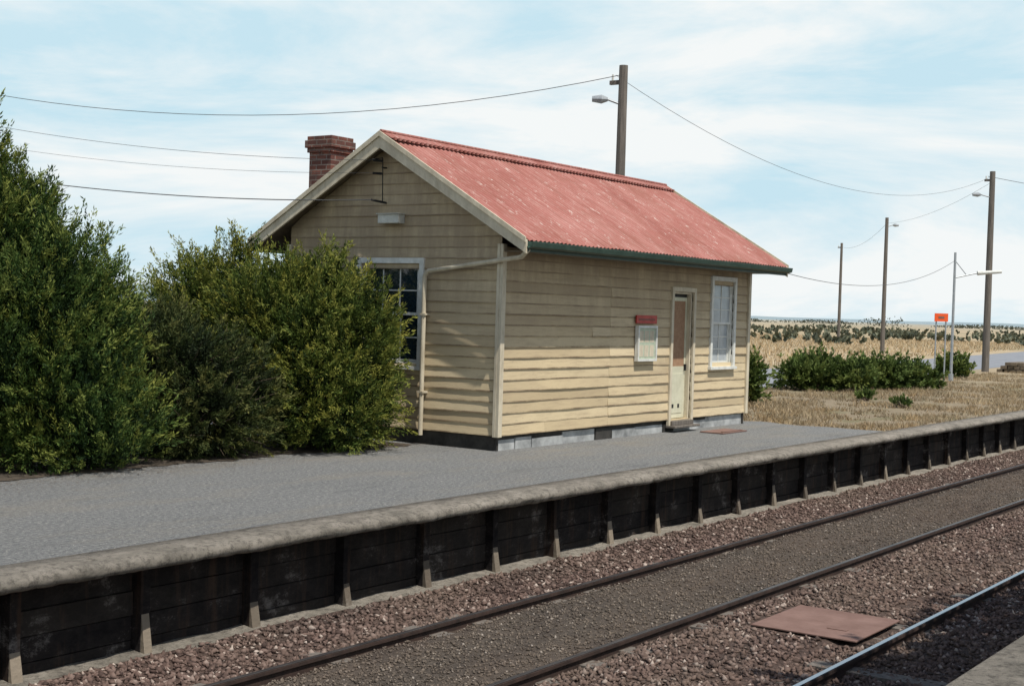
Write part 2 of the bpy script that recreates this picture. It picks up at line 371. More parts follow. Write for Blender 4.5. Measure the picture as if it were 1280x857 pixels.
# ------------------------------------------------------------------ station building
B=empty('weatherboard_station_building',(21,14,0))
X0,X1,Y0,Y1=17.1,25.65,12.05,16.35; YM=14.2; ZB=.24; EV=3.15; AP=4.80; HS=2.78
PL=lambda s,d,z:(s,Y0-d,z)
PG=lambda s,d,z:(X0-d,s,z)
PR=lambda s,d,z:(s,Y1+d,z)
PE=lambda s,d,z:(X1+d,s,z)
STEP=.166
def cladding(P,s0,s1,top,openings,name,gable=False,joints=()):
    mb=MB(); z=ZB
    while z<top-.02:
        z1=min(z+STEP,top)
        a0,a1=s0,s1; b0,b1=s0,s1
        if gable:
            def ext(zz):
                h=(AP-.10-zz)*HS/(AP-EV); return max(s0,YM-h),min(s1,YM+h)
            a0,a1=ext(z); b0,b1=ext(z1)
        segs=[(a0,a1,b0,b1)]
        for (o0,o1,oz0,oz1) in openings:
            if z+STEP*.5>oz0 and z+STEP*.5<oz1:
                ns=[]
                for (p0,p1,q0,q1) in segs:
                    if o0>p0 and o1<p1: ns+= [(p0,o0,q0,o0),(o1,p1,o1,q1)]
                    else: ns.append((p0,p1,q0,q1))
                segs=ns
        js=[j+random.uniform(-.01,.01) for j in joints]
        if joints and random.random()<.35: js=js+[random.uniform(s0+1,s1-1)]
        for j in js:
            ns=[]
            for (p0,p1,q0,q1) in segs:
                if p0+.2<j<p1-.2: ns+= [(p0,j-.0015,q0,j-.0015),(j+.0015,p1,j+.0015,q1)]
                else: ns.append((p0,p1,q0,q1))
            segs=ns
        for (p0,p1,q0,q1) in segs:
            if p1-p0<.02: continue
            tone=min(1,max(0,random.gauss(.52,.26))); sd=random.random()*50
            nseg=max(1,int((p1-p0)/.18)); vs=[];fs=[];eg=[]
            thk=.021+random.uniform(-.005,.008)
            for i in range(nseg+1):
                f=i/nseg; sb=p0+(p1-p0)*f; st=q0+(q1-q0)*f
                w=noise.noise(Vector((sb*.7,sd,0))); w2=noise.noise(Vector((sb*3.0,sd,5)))
                d=thk+w*.016+w2*.004; zb=z-.016+w2*.004+w*.004
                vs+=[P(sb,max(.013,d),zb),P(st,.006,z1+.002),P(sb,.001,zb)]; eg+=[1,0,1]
            for i in range(nseg):
                a=i*3;b=a+3
                fs+=[(a,a+1,b+1,b),(a,b,b+2,a+2)]
            fs+=[(0,2,1),(nseg*3,nseg*3+1,nseg*3+2)]
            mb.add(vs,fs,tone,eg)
        z+=STEP
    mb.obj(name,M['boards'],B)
winL=(24.06,24.96,1.18,2.80); door=(22.48,23.26,.20,2.55); winG=(13.58,14.78,1.22,2.80)
TOPL=3.06
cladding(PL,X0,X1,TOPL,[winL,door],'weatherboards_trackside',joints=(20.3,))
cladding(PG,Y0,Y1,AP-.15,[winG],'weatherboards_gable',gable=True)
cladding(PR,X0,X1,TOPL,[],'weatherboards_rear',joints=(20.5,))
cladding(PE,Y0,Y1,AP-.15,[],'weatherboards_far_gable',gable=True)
mb=MB()
def back(P,s0,s1,z0,z1,ops):
    cur=s0
    for (a,b,c,d) in sorted(ops):
        mb.box((cur,-.08,z0),(a,0,z1),.3,P); mb.box((a,-.08,z0),(b,0,c),.3,P); mb.box((a,-.08,d),(b,0,z1),.3,P); cur=b
    mb.box((cur,-.08,z0),(s1,0,z1),.3,P)
back(PL,X0+.09,X1-.09,.22,3.05,[winL,door]); back(PG,Y0+.09,Y1-.09,.22,3.05,[winG]); back(PR,X0+.09,X1-.09,.22,3.05,[]); back(PE,Y0+.09,Y1-.09,.22,3.05,[])
for xx in (X0,X1-.08):
    mb.prism([(xx,Y0+.01,3.051),(xx,Y1-.01,3.051),(xx,YM,AP-.2)],[(xx+.08,Y0+.01,3.051),(xx+.08,Y1-.01,3.051),(xx+.08,YM,AP-.2)],.3)
mb.obj('wall_frame',M['boards'],B)
mb=MB(); mb.box((X0+.1,Y0+.1,.2),(X1-.1,Y1-.1,.22)); mb.obj('interior_floor',M['dark'],B)
mb=MB()
mb.box((X0-.052,Y0-.056,ZB-.03),(X0+.05,Y0-.005,3.1)); mb.box((X0-.056,Y0-.003,ZB-.03),(X0-.004,Y0+.05,3.1))
mb.box((X1-.05,Y0-.056,ZB-.03),(X1+.052,Y0+.02,3.1)); mb.box((X0-.052,Y1-.05,ZB-.03),(X0+.05,Y1+.052,3.1)); mb.box((X1-.05,Y1-.05,ZB-.03),(X1+.052,Y1+.052,3.1))
mb.obj('corner_boards',M['trim'],B,bevel=.004)
mb=MB(); md=MB()
s=X0+.02
for i,w in enumerate((.5,.45,.9,1.0,.55,.8,1.0,.4,1.3,2)):
    e=min(s+w,X1)
    (md if i in(4,7) else mb).box((s+.008,-.05,-.02),(e-.008,-.012-random.uniform(0,.02),.205-random.uniform(0,.07)),.5,PL); s=e
    if s>=X1: break
md.box((X0+.01,-.07,-.02),(X1-.01,-.052,.215),.5,PL)
md.box((Y0+.01,-.06,-.02),(Y1,-.02,.21),.5,PG); md.box((X1-.06,Y0,-.02),(X1-.02,Y1,.21)); md.box((X0,Y1-.06,-.02),(X1,Y1-.02,.21))
for i in range(7): md.box((X0+.1+i*1.37,Y0+.09,-.02),(X0+.25+i*1.37,Y0+.2,.2))
mb.obj('skirt_sheets',M['sheet'],B); md.obj('stumps_and_dark_skirt',M['dark'],B)

def window(P,op,cols,rows,name,pane):
    a,b,c,d=op
    mb=MB(); A=.085
    mb.box((a-A,.0,c-.02),(a,.055,d+A),.5,P); mb.box((b,.0,c-.02),(b+A,.055,d+A),.5,P)
    mb.box((a,.0,d),(b,.0535,d+A),.5,P); mb.box((a-A-.03,-.02,c-.075),(b+A+.03,.09,c-.0215),.5,P)
    j=.035
    mb.box((a,-.08,c-.02),(a+j,-.001,d),.5,P); mb.box((b-j,-.08,c-.02),(b,-.001,d),.5,P); mb.box((a+j,-.08,d-j),(b-j,-.001,d),.5,P); mb.box((a+j,-.08,c-.02),(b-j,-.001,c+j),.5,P)
    mid=(c+d)/2
    def sash(z0,z1,dd):
        st=.045; x0=a+j+.001; x1=b-j-.001
        mb.box((x0,dd-.03,z0),(x0+st,dd,z1),.5,P); mb.box((x1-st,dd-.03,z0),(x1,dd,z1),.5,P)
        mb.box((x0+st,dd-.03,z0),(x1-st,dd,z0+st),.5,P); mb.box((x0+st,dd-.03,z1-st),(x1-st,dd,z1),.5,P)
        for i in range(1,cols):
            xx=x0+st+(x1-x0-2*st)*i/cols; mb.box((xx-.011,dd-.025,z0+st),(xx+.011,dd-.003,z1-st),.5,P)
        for i in range(1,rows):
            zz=z0+st+(z1-z0-2*st)*i/rows; mb.box((x0+st,dd-.023,zz-.011),(x1-st,dd-.005,zz+.011),.5,P)
        gl.box((x0+.01,dd-.018,z0+.01),(x1-.01,dd-.014,z1-.01),.5,P)
    gl=MB(); sash(mid-.02,d-j-.001,-.012); sash(c+j+.001,mid+.022,-.045)
    mb.obj(name+'_frame',M['white'],B,bevel=.002); gl.obj(name+'_glass',M[pane],B)
window(PL,winL,2,3,'trackside_window','paneB'); window(PG,winG,3,2,'gable_window','glass')
a,b,c,d=door; mb=MB()
mb.box((a-.08,0,.12),(a,.055,d+.08),.5,PL); mb.box((b,0,.12),(b+.08,.055,d+.08),.5,PL); mb.box((a,0,d),(b,.0535,d+.08),.5,PL)
mb.box((a,-.14,c),(a+.04,-.001,d),.5,PL); mb.box((b-.04,-.14,c),(b,-.001,d),.5,PL); mb.box((a+.04,-.14,d-.04),(b-.04,-.001,d),.5,PL)
mb.obj('door_frame',M['trim'],B,bevel=.003)
mb=MB(); da,db=a+.042,b-.042
mb.box((da,-.12,c+.03),(db,-.08,1.18),.5,PL); mb.box((da,-.12,1.181),(da+.05,-.08,d-.1),.5,PL); mb.box((db-.05,-.12,1.181),(db,-.08,d-.1),.5,PL); mb.box((da+.05,-.12,d-.17),(db-.05,-.08,d-.1),.5,PL)
mb.box((da+.1,-.0795,.32),(db-.1,-.072,1.05),.5,PL)
mb.obj('door_leaf',M['doorp'],B,bevel=.004)
mb=MB(); mb.box((da+.051,-.105,1.182),(db-.051,-.088,d-.171),.5,PL); mb.obj('door_flywire',M['mesh'],B)
mb=MB(); mb.box((da,-.11,d-.099),(db,-.09,d-.041),.5,PL)
for q in (.2,.42): mb.box((da+q,-.0715,.42),(da+q+.07,-.069,.49),.5,PL)
mb.box((db-.06,-.079,1.1),(db-.03,-.04,1.22),.5,PL)
mb.obj('door_hardware',M['black'],B)
mb=MB(); mb.box((a-.1,0,.08),(b+.1,.20,.118),.5,PL); mb.box((a-.02,.0,.119),(b+.02,.1,.2),.5,PL); mb.obj('door_step',M['wood'],B,bevel=.006)
nb=empty('notice_board',(21.45,11.97,1.6)); mb=MB()
a,b,c,d=21.12,21.80,1.30,1.92
mb.box((a,.03,c),(a+.04,.10,d),.5,PL); mb.box((b-.04,.03,c),(b,.10,d),.5,PL); mb.box((a+.04,.03,c),(b-.04,.10,c+.04),.5,PL); mb.box((a+.04,.03,d-.04),(b-.04,.10,d),.5,PL); mb.obj('notice_frame',M['white'],nb)
mb=MB(); mb.box((a+.041,.031,c+.041),(b-.041,.075,d-.041),.5,PL); mb.obj('notice_backing',M['paper'],nb)
mb=MB()
for i in range(3):
    for j in range(2): mb.box((a+.075+i*.185,.0755,c+.08+j*.25),(a+.22+i*.185,.078,c+.28+j*.25),.5,PL)
mb.obj('notice_sheets',M['trim'],nb)
rs=empty('red_name_sign',(21.45,11.97,2.03)); mb=MB(); mb.box((a-.02,.04,1.955),(b+.02,.068,2.10),.5,PL); mb.obj('sign_panel',M['red'],rs,bevel=.004)
mb=MB(); xx=a+.05
while xx<b-.08:
    w_=random.uniform(.02,.035); mb.box((xx,.0685,2.008),(xx+w_,.0705,2.045),.5,PL); xx+=w_+.018
mb.obj('sign_lettering',M['rust'],rs)
RX0,RX1=16.80,26.02
def sheet(side,name):
    nxx=int((RX1-RX0)/.01425); rows=12; pitch=.114
    V=np.zeros((nxx+1,rows+1,3)); nrm=Vector((0,side*(AP-EV),HS)).normalized()
    xs=np.linspace(RX0,RX1,nxx+1)
    for j in range(rows+1):
        f=j/rows; y=YM+side*(HS+.03)*f; z=AP-(AP-EV)*(HS+.03)/HS*f
        off=.011*np.sin(xs/pitch*2*math.pi)+ (.006 if (j>6) else 0)+.004*np.floor((xs-RX0)/.8%2)
        off=off+np.array([noise.noise(Vector((q*.9,f*3,side)))*.016 for q in xs])
        V[:,j,0]=xs; V[:,j,1]=y+nrm.y*off; V[:,j,2]=z+nrm.z*off
    m=rows+1; I,J=np.meshgrid(np.arange(nxx),np.arange(rows),indexing='ij')
    F=np.stack([I*m+J,(I+1)*m+J,(I+1)*m+J+1,I*m+J+1],-1).reshape(-1,4)
    if side>0: F=F[:,::-1]
    npmesh(name,V.reshape(-1,3),F,np.full(len(V.reshape(-1,3)),.5),M['roof'],B,True)
sheet(-1,'roof_trackside'); sheet(1,'roof_rear')
mb=MB()
for sd in (-1,1):
    y1=YM+sd*(HS-.02)
    pr=[(YM,AP-.04),(YM,AP-.09),(y1,EV-.09),(y1,EV-.04)]
    mb.prism([(RX0+.05,y,z) for y,z in pr],[(RX1-.05,y,z) for y,z in pr])
mb.obj('eave_lining',M['soffit'],B)
mb=MB()
for sd in (-1,1):
    pr=[(YM,AP+.04),(YM,AP+.032),(YM+sd*.2,AP-.095+.024),(YM+sd*.2,AP-.095+.032)]
    mb.prism([(RX0-.02,y,z) for y,z in pr],[(RX1+.02,y,z) for y,z in pr])
mb.tube((RX0-.03,YM,AP+.045),(RX1+.03,YM,AP+.045),.028,.028,10)
x=RX0+.05
while x<RX1:
    for sd in (-1,1): mb.box((x,YM+sd*.205-.02,AP-.095),(x+.05,YM+sd*.205+.02,AP-.058))
    x+=.114
mb.obj('ridge_capping',M['roof'],B)
mb=MB()
for xa,xb,xc in ((RX0-.045,RX0-.005,RX0-.07),(RX1+.005,RX1+.045,RX1+.07)):
    for sd in (-1,1):
        y1=YM+sd*(HS+.03); ze=EV-.015
        pr=[(YM,AP-.01),(YM,AP-.22),(y1,ze-.19),(y1,ze)]
        mb.prism([(xa,y,z) for y,z in pr],[(xb,y,z) for y,z in pr])
        pr=[(YM,AP+.045),(YM,AP-.035),(y1,ze-.03),(y1,ze+.045)]
        x_=min(xa,xc)-.002 if xa<20 else xb+.001
        x2=(xa-.001) if xa<20 else xc+.002
        mb.prism([(x_,y,z) for y,z in pr],[(x2,y,z) for y,z in pr])
mb.obj('barge_boards',M['trim'],B)
mb=MB()
for sd in (-1,1):
    yf=YM+sd*(HS-.015)
    mb.box((RX0,min(yf,yf+sd*.025),EV-.18),(RX1,max(yf,yf+sd*.025),EV-.03))
    pr=[(0,-.03),(.012,-.03),(.012,-.10),(.045,-.12),(.10,-.10),(.115,-.035),(.125,-.03),(.125,-.045),(.11,-.11),(.045,-.135),(0,-.11)]
    yg=yf+sd*.027
    mb.prism([(RX0-.02,yg+sd*a,EV+b) for a,b in pr],[(RX1+.03,yg+sd*a,EV+b) for a,b in pr])
mb.obj('gutters',M['green'],B)
mb=MB(); mb.box((X0-.02,Y0-.52,2.985),(X1,Y0-.06,3.0)); mb.box((X0-.02,Y1+.06,2.985),(X1,Y1+.52,3.0)); mb.obj('soffit',M['soffit'],B)
mb=MB()
p=[(16.86,11.42,3.0),(16.98,11.62,2.90),(16.99,13.36,2.68),(16.99,13.42,2.60),(16.99,13.42,.15)]
for q,r_ in zip(p[:-1],p[1:]): mb.tube(q,r_,.036,.036,10)
for z in (.8,2.0): mb.box((16.95,13.37,z),(17.08,13.47,z+.03))
mb.obj('downpipe',M['trim'],B,smooth=False)
mb=MB(); mb.box((16.92,13.92,3.42),(17.08,14.34,3.56)); mb.box((16.89,13.90,3.56),(17.08,14.36,3.575)); mb.obj('gable_light_box',M['pale'],B,bevel=.01)
mb=MB(); mb.tube((16.98,14.3,3.75),(16.98,14.32,4.45),.009,.009,6); mb.tube((16.98,14.32,4.45),(16.72,14.32,4.40),.009,.009,6)
for z in (4.40,4.2): mb.tube((16.95,14.31,z),(16.82,14.38,z),.022,.018,8)
mb.tube((17.07,14.3,3.75),(16.8,14.38,3.78),.018,.018,6); mb.tube((17.08,14.32,4.3),(16.97,14.32,4.3),.012,.012,6); mb.obj('insulator_bracket',M['black'],B)
mb=MB(); cx,cy=18.1,16.45; w=.25
mb.box((cx-w,cy-w,0),(cx+w,cy+w,4.72)); mb.box((cx-w-.03,cy-w-.03,4.721),(cx+w+.03,cy+w+.03,4.80)); mb.box((cx-w-.06,cy-w-.06,4.801),(cx+w+.06,cy+w+.06,4.93)); mb.box((cx-w-.03,cy-w-.03,4.931),(cx+w+.03,cy+w+.03,5.0))
mb.obj('brick_chimney',M['brick'],B,bevel=.006)
mb=MB(); mb.box((22.9,11.15,.004),(23.9,11.62,.025)); mb.box((23.0,11.2,.0255),(23.8,11.25,.04)); mb.obj('door_mat',M['rust'],bevel=.004)

# ------------------------------------------------------------------ vegetation
def foliage(name,blobs,nbr,per,L,W,mat,parent,up=.5,brlen=.35,interior=.35,amp=.25,seed=0,zmin=.02):
    r=np.random.default_rng(seed)
    vol=np.array([b[3]*b[4]+b[4]*b[5]+b[3]*b[5] for b in blobs]); pick=r.choice(len(blobs),nbr,p=vol/vol.sum())
    bb=np.array(blobs,float)[pick]
    d=r.normal(size=(nbr,3)); d/=np.linalg.norm(d,axis=1)[:,None]
    lump=np.array([noise.noise(Vector((q[0]*2.3+w[0],q[1]*2.3+w[1],q[2]*2.3+seed))) +.5*noise.noise(Vector((q[0]*6,q[1]*6+w[0],q[2]*6))) for q,w in zip(d,bb)])
    rad=np.where(r.random(nbr)<interior,r.uniform(.35,.85,nbr),r.uniform(.85,1.0,nbr))*(1+amp*lump)
    C=bb[:,:3]+d*bb[:,3:6]*rad[:,None]
    ok=C[:,2]>zmin; C=C[ok];d=d[ok];rad=rad[ok];lump=lump[ok]; n=len(C)
    ax=d*(1-up)+np.array([0,0,1])*up+r.normal(0,.28,(n,3)); ax/=np.linalg.norm(ax,axis=1)[:,None]
    bl=brlen*r.uniform(.45,1.6,n)
    t=r.random((n,per))
    pos=C[:,None]+ax[:,None]*(t*bl[:,None])[...,None]+r.normal(0,.036,(n,per,3))*(1.3-t)[...,None]*(brlen/.35)
    ld=ax[:,None]*1.2+r.normal(0,.5,(n,per,3)); ld/=np.linalg.norm(ld,axis=2)[...,None]
    sd=np.cross(ld,r.normal(size=(n,per,3))); sd/=np.linalg.norm(sd,axis=2)[...,None]
    ln=(L*r.uniform(.6,1.35,(n,per)))[...,None]; wd=(W*r.uniform(.6,1.3,(n,per)))[...,None]
    V=np.stack([pos,pos+ld*ln*.5+sd*wd,pos+ld*ln,pos+ld*ln*.5-sd*wd],2).reshape(-1,3)
    V[:,2]=np.maximum(V[:,2],.015)
    F=np.arange(n*per*4).reshape(-1,4)
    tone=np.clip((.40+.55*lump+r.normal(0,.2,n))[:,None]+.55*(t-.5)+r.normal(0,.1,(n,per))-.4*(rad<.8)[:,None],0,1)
    return npmesh(name,V,F,np.repeat(tone.ravel(),4),mat,parent)
def stems(name,base,tips,r0,parent,mat='bark',seed=0):
    mb=MB(); base=Vector(base); rr=random.Random(seed)
    for tp in tips:
        tp=Vector(tp); prev=base+Vector((rr.uniform(-.08,.08),rr.uniform(-.08,.08),0)); n=5; rad=r0
        st=prev.copy()
        for i in range(1,n+1):
            f=i/n; p=st.lerp(tp,f)+Vector((rr.uniform(-.06,.06),rr.uniform(-.06,.06),rr.uniform(-.03,.03)))*(1 if i<n else 0)
            r2=r0*(1-f*.8); mb.tube(prev,p,rad,r2,6)
            if i>1:
                for q in range(2):
                    dv=Vector((rr.uniform(-1,1),rr.uniform(-1,1),rr.uniform(0,.9)))*.45*(tp-base).length*.4
                    mb.tube(p,p+dv,r2*.6,r2*.15,5)
            prev=p; rad=r2
    return mb.obj(name,M[mat],parent)
def twigs(name,blobs,n,parent,seed):
    mb=MB(); rr=random.Random(seed)
    for i in range(n):
        b=rr.choice(blobs); d=Vector((rr.gauss(0,1),rr.gauss(0,1),rr.gauss(0,.8))).normalized()
        p=Vector((b[0]+d.x*b[3]*.8,b[1]+d.y*b[4]*.8,max(.1,b[2]+d.z*b[5]*.8)))
        q=p+(d+Vector((rr.uniform(-.5,.5),rr.uniform(-.5,.5),rr.uniform(-.1,.8)))).normalized()*rr.uniform(.25,.5)
        mb.tube(p,q,.006,.002,4)
    mb.obj(name,M['bark'],parent)
def bush(name,loc,blobs,nbr,per=58,L=.062,W=.0085,mat='cyp',seed=1,tw=0,**k):
    e=empty(name,(loc[0],loc[1],0))
    foliage('foliage',blobs,nbr,per,L,W,M[mat],e,seed=seed,**k)
    tips=[(b[0]+random.uniform(-.5,.5)*b[3],b[1]+random.uniform(-.5,.5)*b[4],b[2]+random.uniform(0,.6)*b[5]) for b in blobs for _ in range(3)]
    stems('branches',(loc[0],loc[1],-.05),tips,.05 if len(blobs)>2 else .035,e,seed=seed)
    if tw: twigs('bare_twigs',blobs,tw,e,seed)
    return e
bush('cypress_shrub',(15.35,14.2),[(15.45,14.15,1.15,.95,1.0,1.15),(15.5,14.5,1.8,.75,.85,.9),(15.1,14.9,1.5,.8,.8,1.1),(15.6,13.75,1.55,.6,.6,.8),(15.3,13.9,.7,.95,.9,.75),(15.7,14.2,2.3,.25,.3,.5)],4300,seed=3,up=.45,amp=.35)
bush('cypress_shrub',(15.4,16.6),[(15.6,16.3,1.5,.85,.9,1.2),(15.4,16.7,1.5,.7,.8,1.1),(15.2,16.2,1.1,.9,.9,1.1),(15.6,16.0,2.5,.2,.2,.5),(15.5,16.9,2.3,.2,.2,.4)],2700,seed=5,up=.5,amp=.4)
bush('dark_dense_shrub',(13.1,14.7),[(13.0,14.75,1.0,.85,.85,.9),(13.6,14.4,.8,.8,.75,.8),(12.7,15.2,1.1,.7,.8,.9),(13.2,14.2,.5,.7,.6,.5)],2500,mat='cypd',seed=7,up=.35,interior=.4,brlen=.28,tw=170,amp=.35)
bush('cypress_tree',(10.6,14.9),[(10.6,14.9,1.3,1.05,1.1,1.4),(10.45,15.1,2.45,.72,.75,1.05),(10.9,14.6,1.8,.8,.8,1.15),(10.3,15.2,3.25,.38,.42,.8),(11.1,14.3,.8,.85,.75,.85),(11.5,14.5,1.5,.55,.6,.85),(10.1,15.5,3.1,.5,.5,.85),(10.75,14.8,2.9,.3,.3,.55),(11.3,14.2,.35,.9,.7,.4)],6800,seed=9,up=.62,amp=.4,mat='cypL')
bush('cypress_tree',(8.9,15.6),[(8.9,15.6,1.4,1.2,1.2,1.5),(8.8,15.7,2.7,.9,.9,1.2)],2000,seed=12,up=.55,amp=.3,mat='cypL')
bush('green_shrub',(40.8,16.4),[(40.5,16.6,.36,.8,.75,.48),(41.2,15.9,.32,.7,.65,.4),(40.0,17.0,.3,.5,.5,.35)],800,26,.12,.028,'shrub',21,up=.4,amp=.4)
bush('green_shrub',(43.9,15.6),[(43.7,15.8,.34,.7,.7,.4),(44.5,15.2,.3,.55,.45,.33),(45.2,14.8,.2,.35,.35,.25)],700,26,.12,.028,'shrub',22,up=.4,amp=.4)
bush('green_shrub',(31.8,14.9),[(31.7,15.0,.5,.35,.4,.5)],300,20,.12,.03,'shrub',23,up=.6)
bush('green_shrub',(56.1,17.3),[(56.1,17.3,.25,.5,.5,.35)],200,20,.14,.04,'shrub',24,up=.5)
for i,(wx,wy) in enumerate(((36.5,13.6),(37.3,13.9),(34.5,11.9))):
    bush('weed',(wx,wy),[(wx,wy,.07,.22,.2,.08)],40,14,.08,.022,'shrub',30+i,up=.5,brlen=.12)
def tree(loc,blobs,seed,nbr=1300):
    e=empty('eucalypt_tree',loc); foliage('crown',blobs,nbr,24,.17,.04,M['eucal'],e,up=.1,seed=seed,brlen=.45,interior=.5)
    base=Vector(loc); top=base+Vector((.3,.2,4.2)); mb=MB(); mb.tube(base,top,.19,.12,10)
    for b in blobs: mb.tube(top,(b[0],b[1],b[2]),.10,.03,7)
    mb.obj('trunk',M['bark'],e)
tree((10.6,-1.2,.2),[(9.6,-.6,6.6,1.3,1.2,1.1),(11.2,-.7,6.4,1.3,1.2,1.1),(10.4,-1.8,7.6,1.5,1.2,1.2)],41)
tree((13.6,-1.3,.2),[(12.8,-.6,6.3,1.3,1.2,1.1),(14.4,-.8,6.8,1.4,1.2,1.2),(15.8,-1.2,6.8,1.2,1.1,1.0)],43)
def blades(name,N,fx,h0,h1,mat,w=.006,seed=0,cut=-.35):
    r=np.random.default_rng(seed); x,y=fx(r,N)
    cl=np.array([noise.noise(Vector((a*.5,b*.5,1)))+.6*noise.noise(Vector((a*2,b*2,4))) for a,b in zip(x,y)])
    k=cl>cut; x,y,cl=x[k],y[k],cl[k]; n=len(x)
    h=(h0+(h1-h0)*np.clip(.5+cl,0,1))*r.uniform(.5,1.3,n)
    a=r.random(n)*6.28; ww=w*r.uniform(.7,1.8,n); ln=r.normal(0,.5,(n,2))*h[:,None]
    b=np.stack([x,y,np.full(n,-.03)],-1); s=np.stack([np.cos(a)*ww,np.sin(a)*ww,np.zeros(n)],-1)
    t=b+np.stack([ln[:,0],ln[:,1],h],-1)
    V=np.stack([b-s,b+s,t],1).reshape(-1,3); F=np.arange(n*3).reshape(-1,3)
    npmesh(name,V,F,np.repeat(np.clip(.45+cl*.5+r.normal(0,.2,n),0,1),3),mat)
def area1(r,N):
    x=26.2+r.random(N)**1.3*42; y=9.45+r.random(N)*8.5; k=~((x<26.6)&(y<17)); return x[k],y[k]
blades('dry_grass',62000,area1,.03,.14,M['straw'],.008,1,-.15)
def area2(r,N):
    x=28+r.random(N)*150; y=25+r.random(N)*70; k=(y>25+np.maximum(0,(x-50))*.12)&(y<.8*x+12); return x[k],y[k]
blades('dry_grass',50000,area2,.12,.4,M['strawf'],.03,2)
# distant scrub line
r=np.random.default_rng(5); bl=[]
for i in range(130):
    D=r.choice([140,165,210,280,400],p=[.06,.16,.28,.3,.2])*r.uniform(.9,1.1); a=math.radians(r.uniform(9,36))
    w=r.uniform(1.5,8); bl.append((D*math.cos(a),D*math.sin(a),-.1,w,w,r.uniform(.25,.65)))
for a,D,w,h in ((19.6,800,10,5),(20.4,820,7,3.5),(16,900,30,1.6),(26,900,30,1.6),(22.3,1000,25,2.0),(12,1000,40,1.8)):
    a=math.radians(a); bl.append((D*math.cos(a),D*math.sin(a),.3,w,w,h))
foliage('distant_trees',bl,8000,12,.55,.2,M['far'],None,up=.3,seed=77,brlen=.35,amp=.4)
mb=MB(); hv=[];hf=[]; nA=160
for i in range(nA+1):
    a=math.radians(-5+i*90/nA); D=4200
    deg=math.degrees(a)
    h=9+44*max(0,math.exp(-((deg-51)/7)**2))+ noise.noise(Vector((deg*.35,0,0)))*6+noise.noise(Vector((deg*2.2,3,0)))*2
    hv+=[(D*math.cos(a),D*math.sin(a),-.1),((D+300)*math.cos(a),(D+300)*math.sin(a),max(1,h)),((D+1200)*math.cos(a),(D+1200)*math.sin(a),-.1)]
for i in range(nA):
    q=i*3; hf+=[(q,q+3,q+4,q+1),(q+1,q+4,q+5,q+2)]
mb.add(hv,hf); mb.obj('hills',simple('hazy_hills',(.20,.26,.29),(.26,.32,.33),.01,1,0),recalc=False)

# ------------------------------------------------------------------ poles, lamps, wires
def upole(loc,h,rb,lamp=None,arm=.5,armdir=(-.569,.822),cross=True):
    e=empty('utility_pole',loc); x,y,z=loc; mb=MB()
    mb.tube((x,y,z-.3),(x+.02,y,z+h),rb,rb*.72,12)
    if cross:
        mb.box((x-.04,y-.09,z+h-.45),(x+.04,y+.35,z+h-.35))
    mb.obj('timber_pole',M['wood'],e)
    mb=MB()
    for q in (.0,.28):
        if cross: mb.tube((x,y+q,z+h-.35),(x,y+q,z+h-.2),.03,.025,8)
    if cross: mb.obj('insulators',M['white'],e)
    if lamp:
        mb=MB(); dx,dy=armdir; p0=Vector((x,y,z+lamp)); p1=p0+Vector((dx*arm,dy*arm,.12)); p2=p1+Vector((dx*.38,dy*.38,.0))
        mb.tube(p0,p1,.03,.03,8); mb.tube(p1,p1.lerp(p2,.4),.05,.11,10); mb.tube(p1.lerp(p2,.4),p2,.11,.07,10)
        mb.obj('lamp',M['galv'],e)
    return e
upole((29.4,17.3,-.03),8.15,.15,7.2,.35)
upole((89.5,32.3,-.03),9.0,.15,8.4,.4,(.569,-.822),cross=False)
upole((121.3,47.9,-.03),9.2,.15,None,cross=True)
upole((65.4,18.7,-.03),9.2,.17,8.0,.5)
upole((13,25,-.03),6.8,.14,None)
upole((20,41.6,-.03),9.9,.15,None)
upole((100,-1,.2),9.0,.15,None)
e=empty('platform_lamp_post',(52.6,16.3,0)); mb=MB(); x,y=52.6,16.3
mb.tube((x,y,-.1),(x,y,4.8),.055,.045,10); mb.tube((x,y,-.03),(x,y,.25),.09,.09,10)
R=Vector((.569,-.822,0))
pa=Vector((x,y,3.85)); mb.tube(pa,pa+R*.9+Vector((0,0,.22)),.028,.028,8); mb.tube(Vector((x,y,4.5)),pa+R*.45+Vector((0,0,.11)),.015,.015,6)
mb.obj('steel_post',M['galv'],e)
mb=MB(); q=pa+R*.85+Vector((0,0,.20)); mb.tube(q,q+R*.9+Vector((0,0,.08)),.085,.06,10); mb.obj('lamp_head',M['white'],e)
e=empty('orange_trackside_sign',(51.8,16.5,0)); mb=MB(); c0=Vector((51.8,16.5,0))
for s in (-.17,.19): mb.tube(c0+R*s+Vector((0,0,-.1)),c0+R*s+Vector((0,0,2.48)),.028,.028,8)
mb.obj('sign_posts',M['galv'],e)
mb=MB(); F_=Vector((.822,.569,0))
bf=[(0,1,3,2),(4,6,7,5),(0,4,5,1),(2,3,7,6),(0,2,6,4),(1,5,7,3)]
mb.add([c0+R*a+F_*b+Vector((0,0,zz)) for a in (-.25,.25) for b in (-.06,-.035) for zz in (2.2,2.5)],bf); mb.obj('sign_panel_orange',M['orange'],e)
mb=MB(); mb.add([c0+R*a+F_*b+Vector((0,0,zz)) for a in (-.11,.11) for b in (-.066,-.061) for zz in (2.31,2.39)],bf); mb.obj('sign_symbol',M['rust'],e)
e=empty('sleeper_stack',(67,17.5,0)); mb=MB()
for l in range(3):
    for q in range(5-l):
        mb.box((66+random.uniform(-.15,.15),16.9+q*.3+l*.13,-.03+l*.16),(68.6+random.uniform(-.15,.15),16.9+q*.3+l*.13+.25,.11+l*.16))
mb.obj('timber_sleepers',M['soffit'],e)
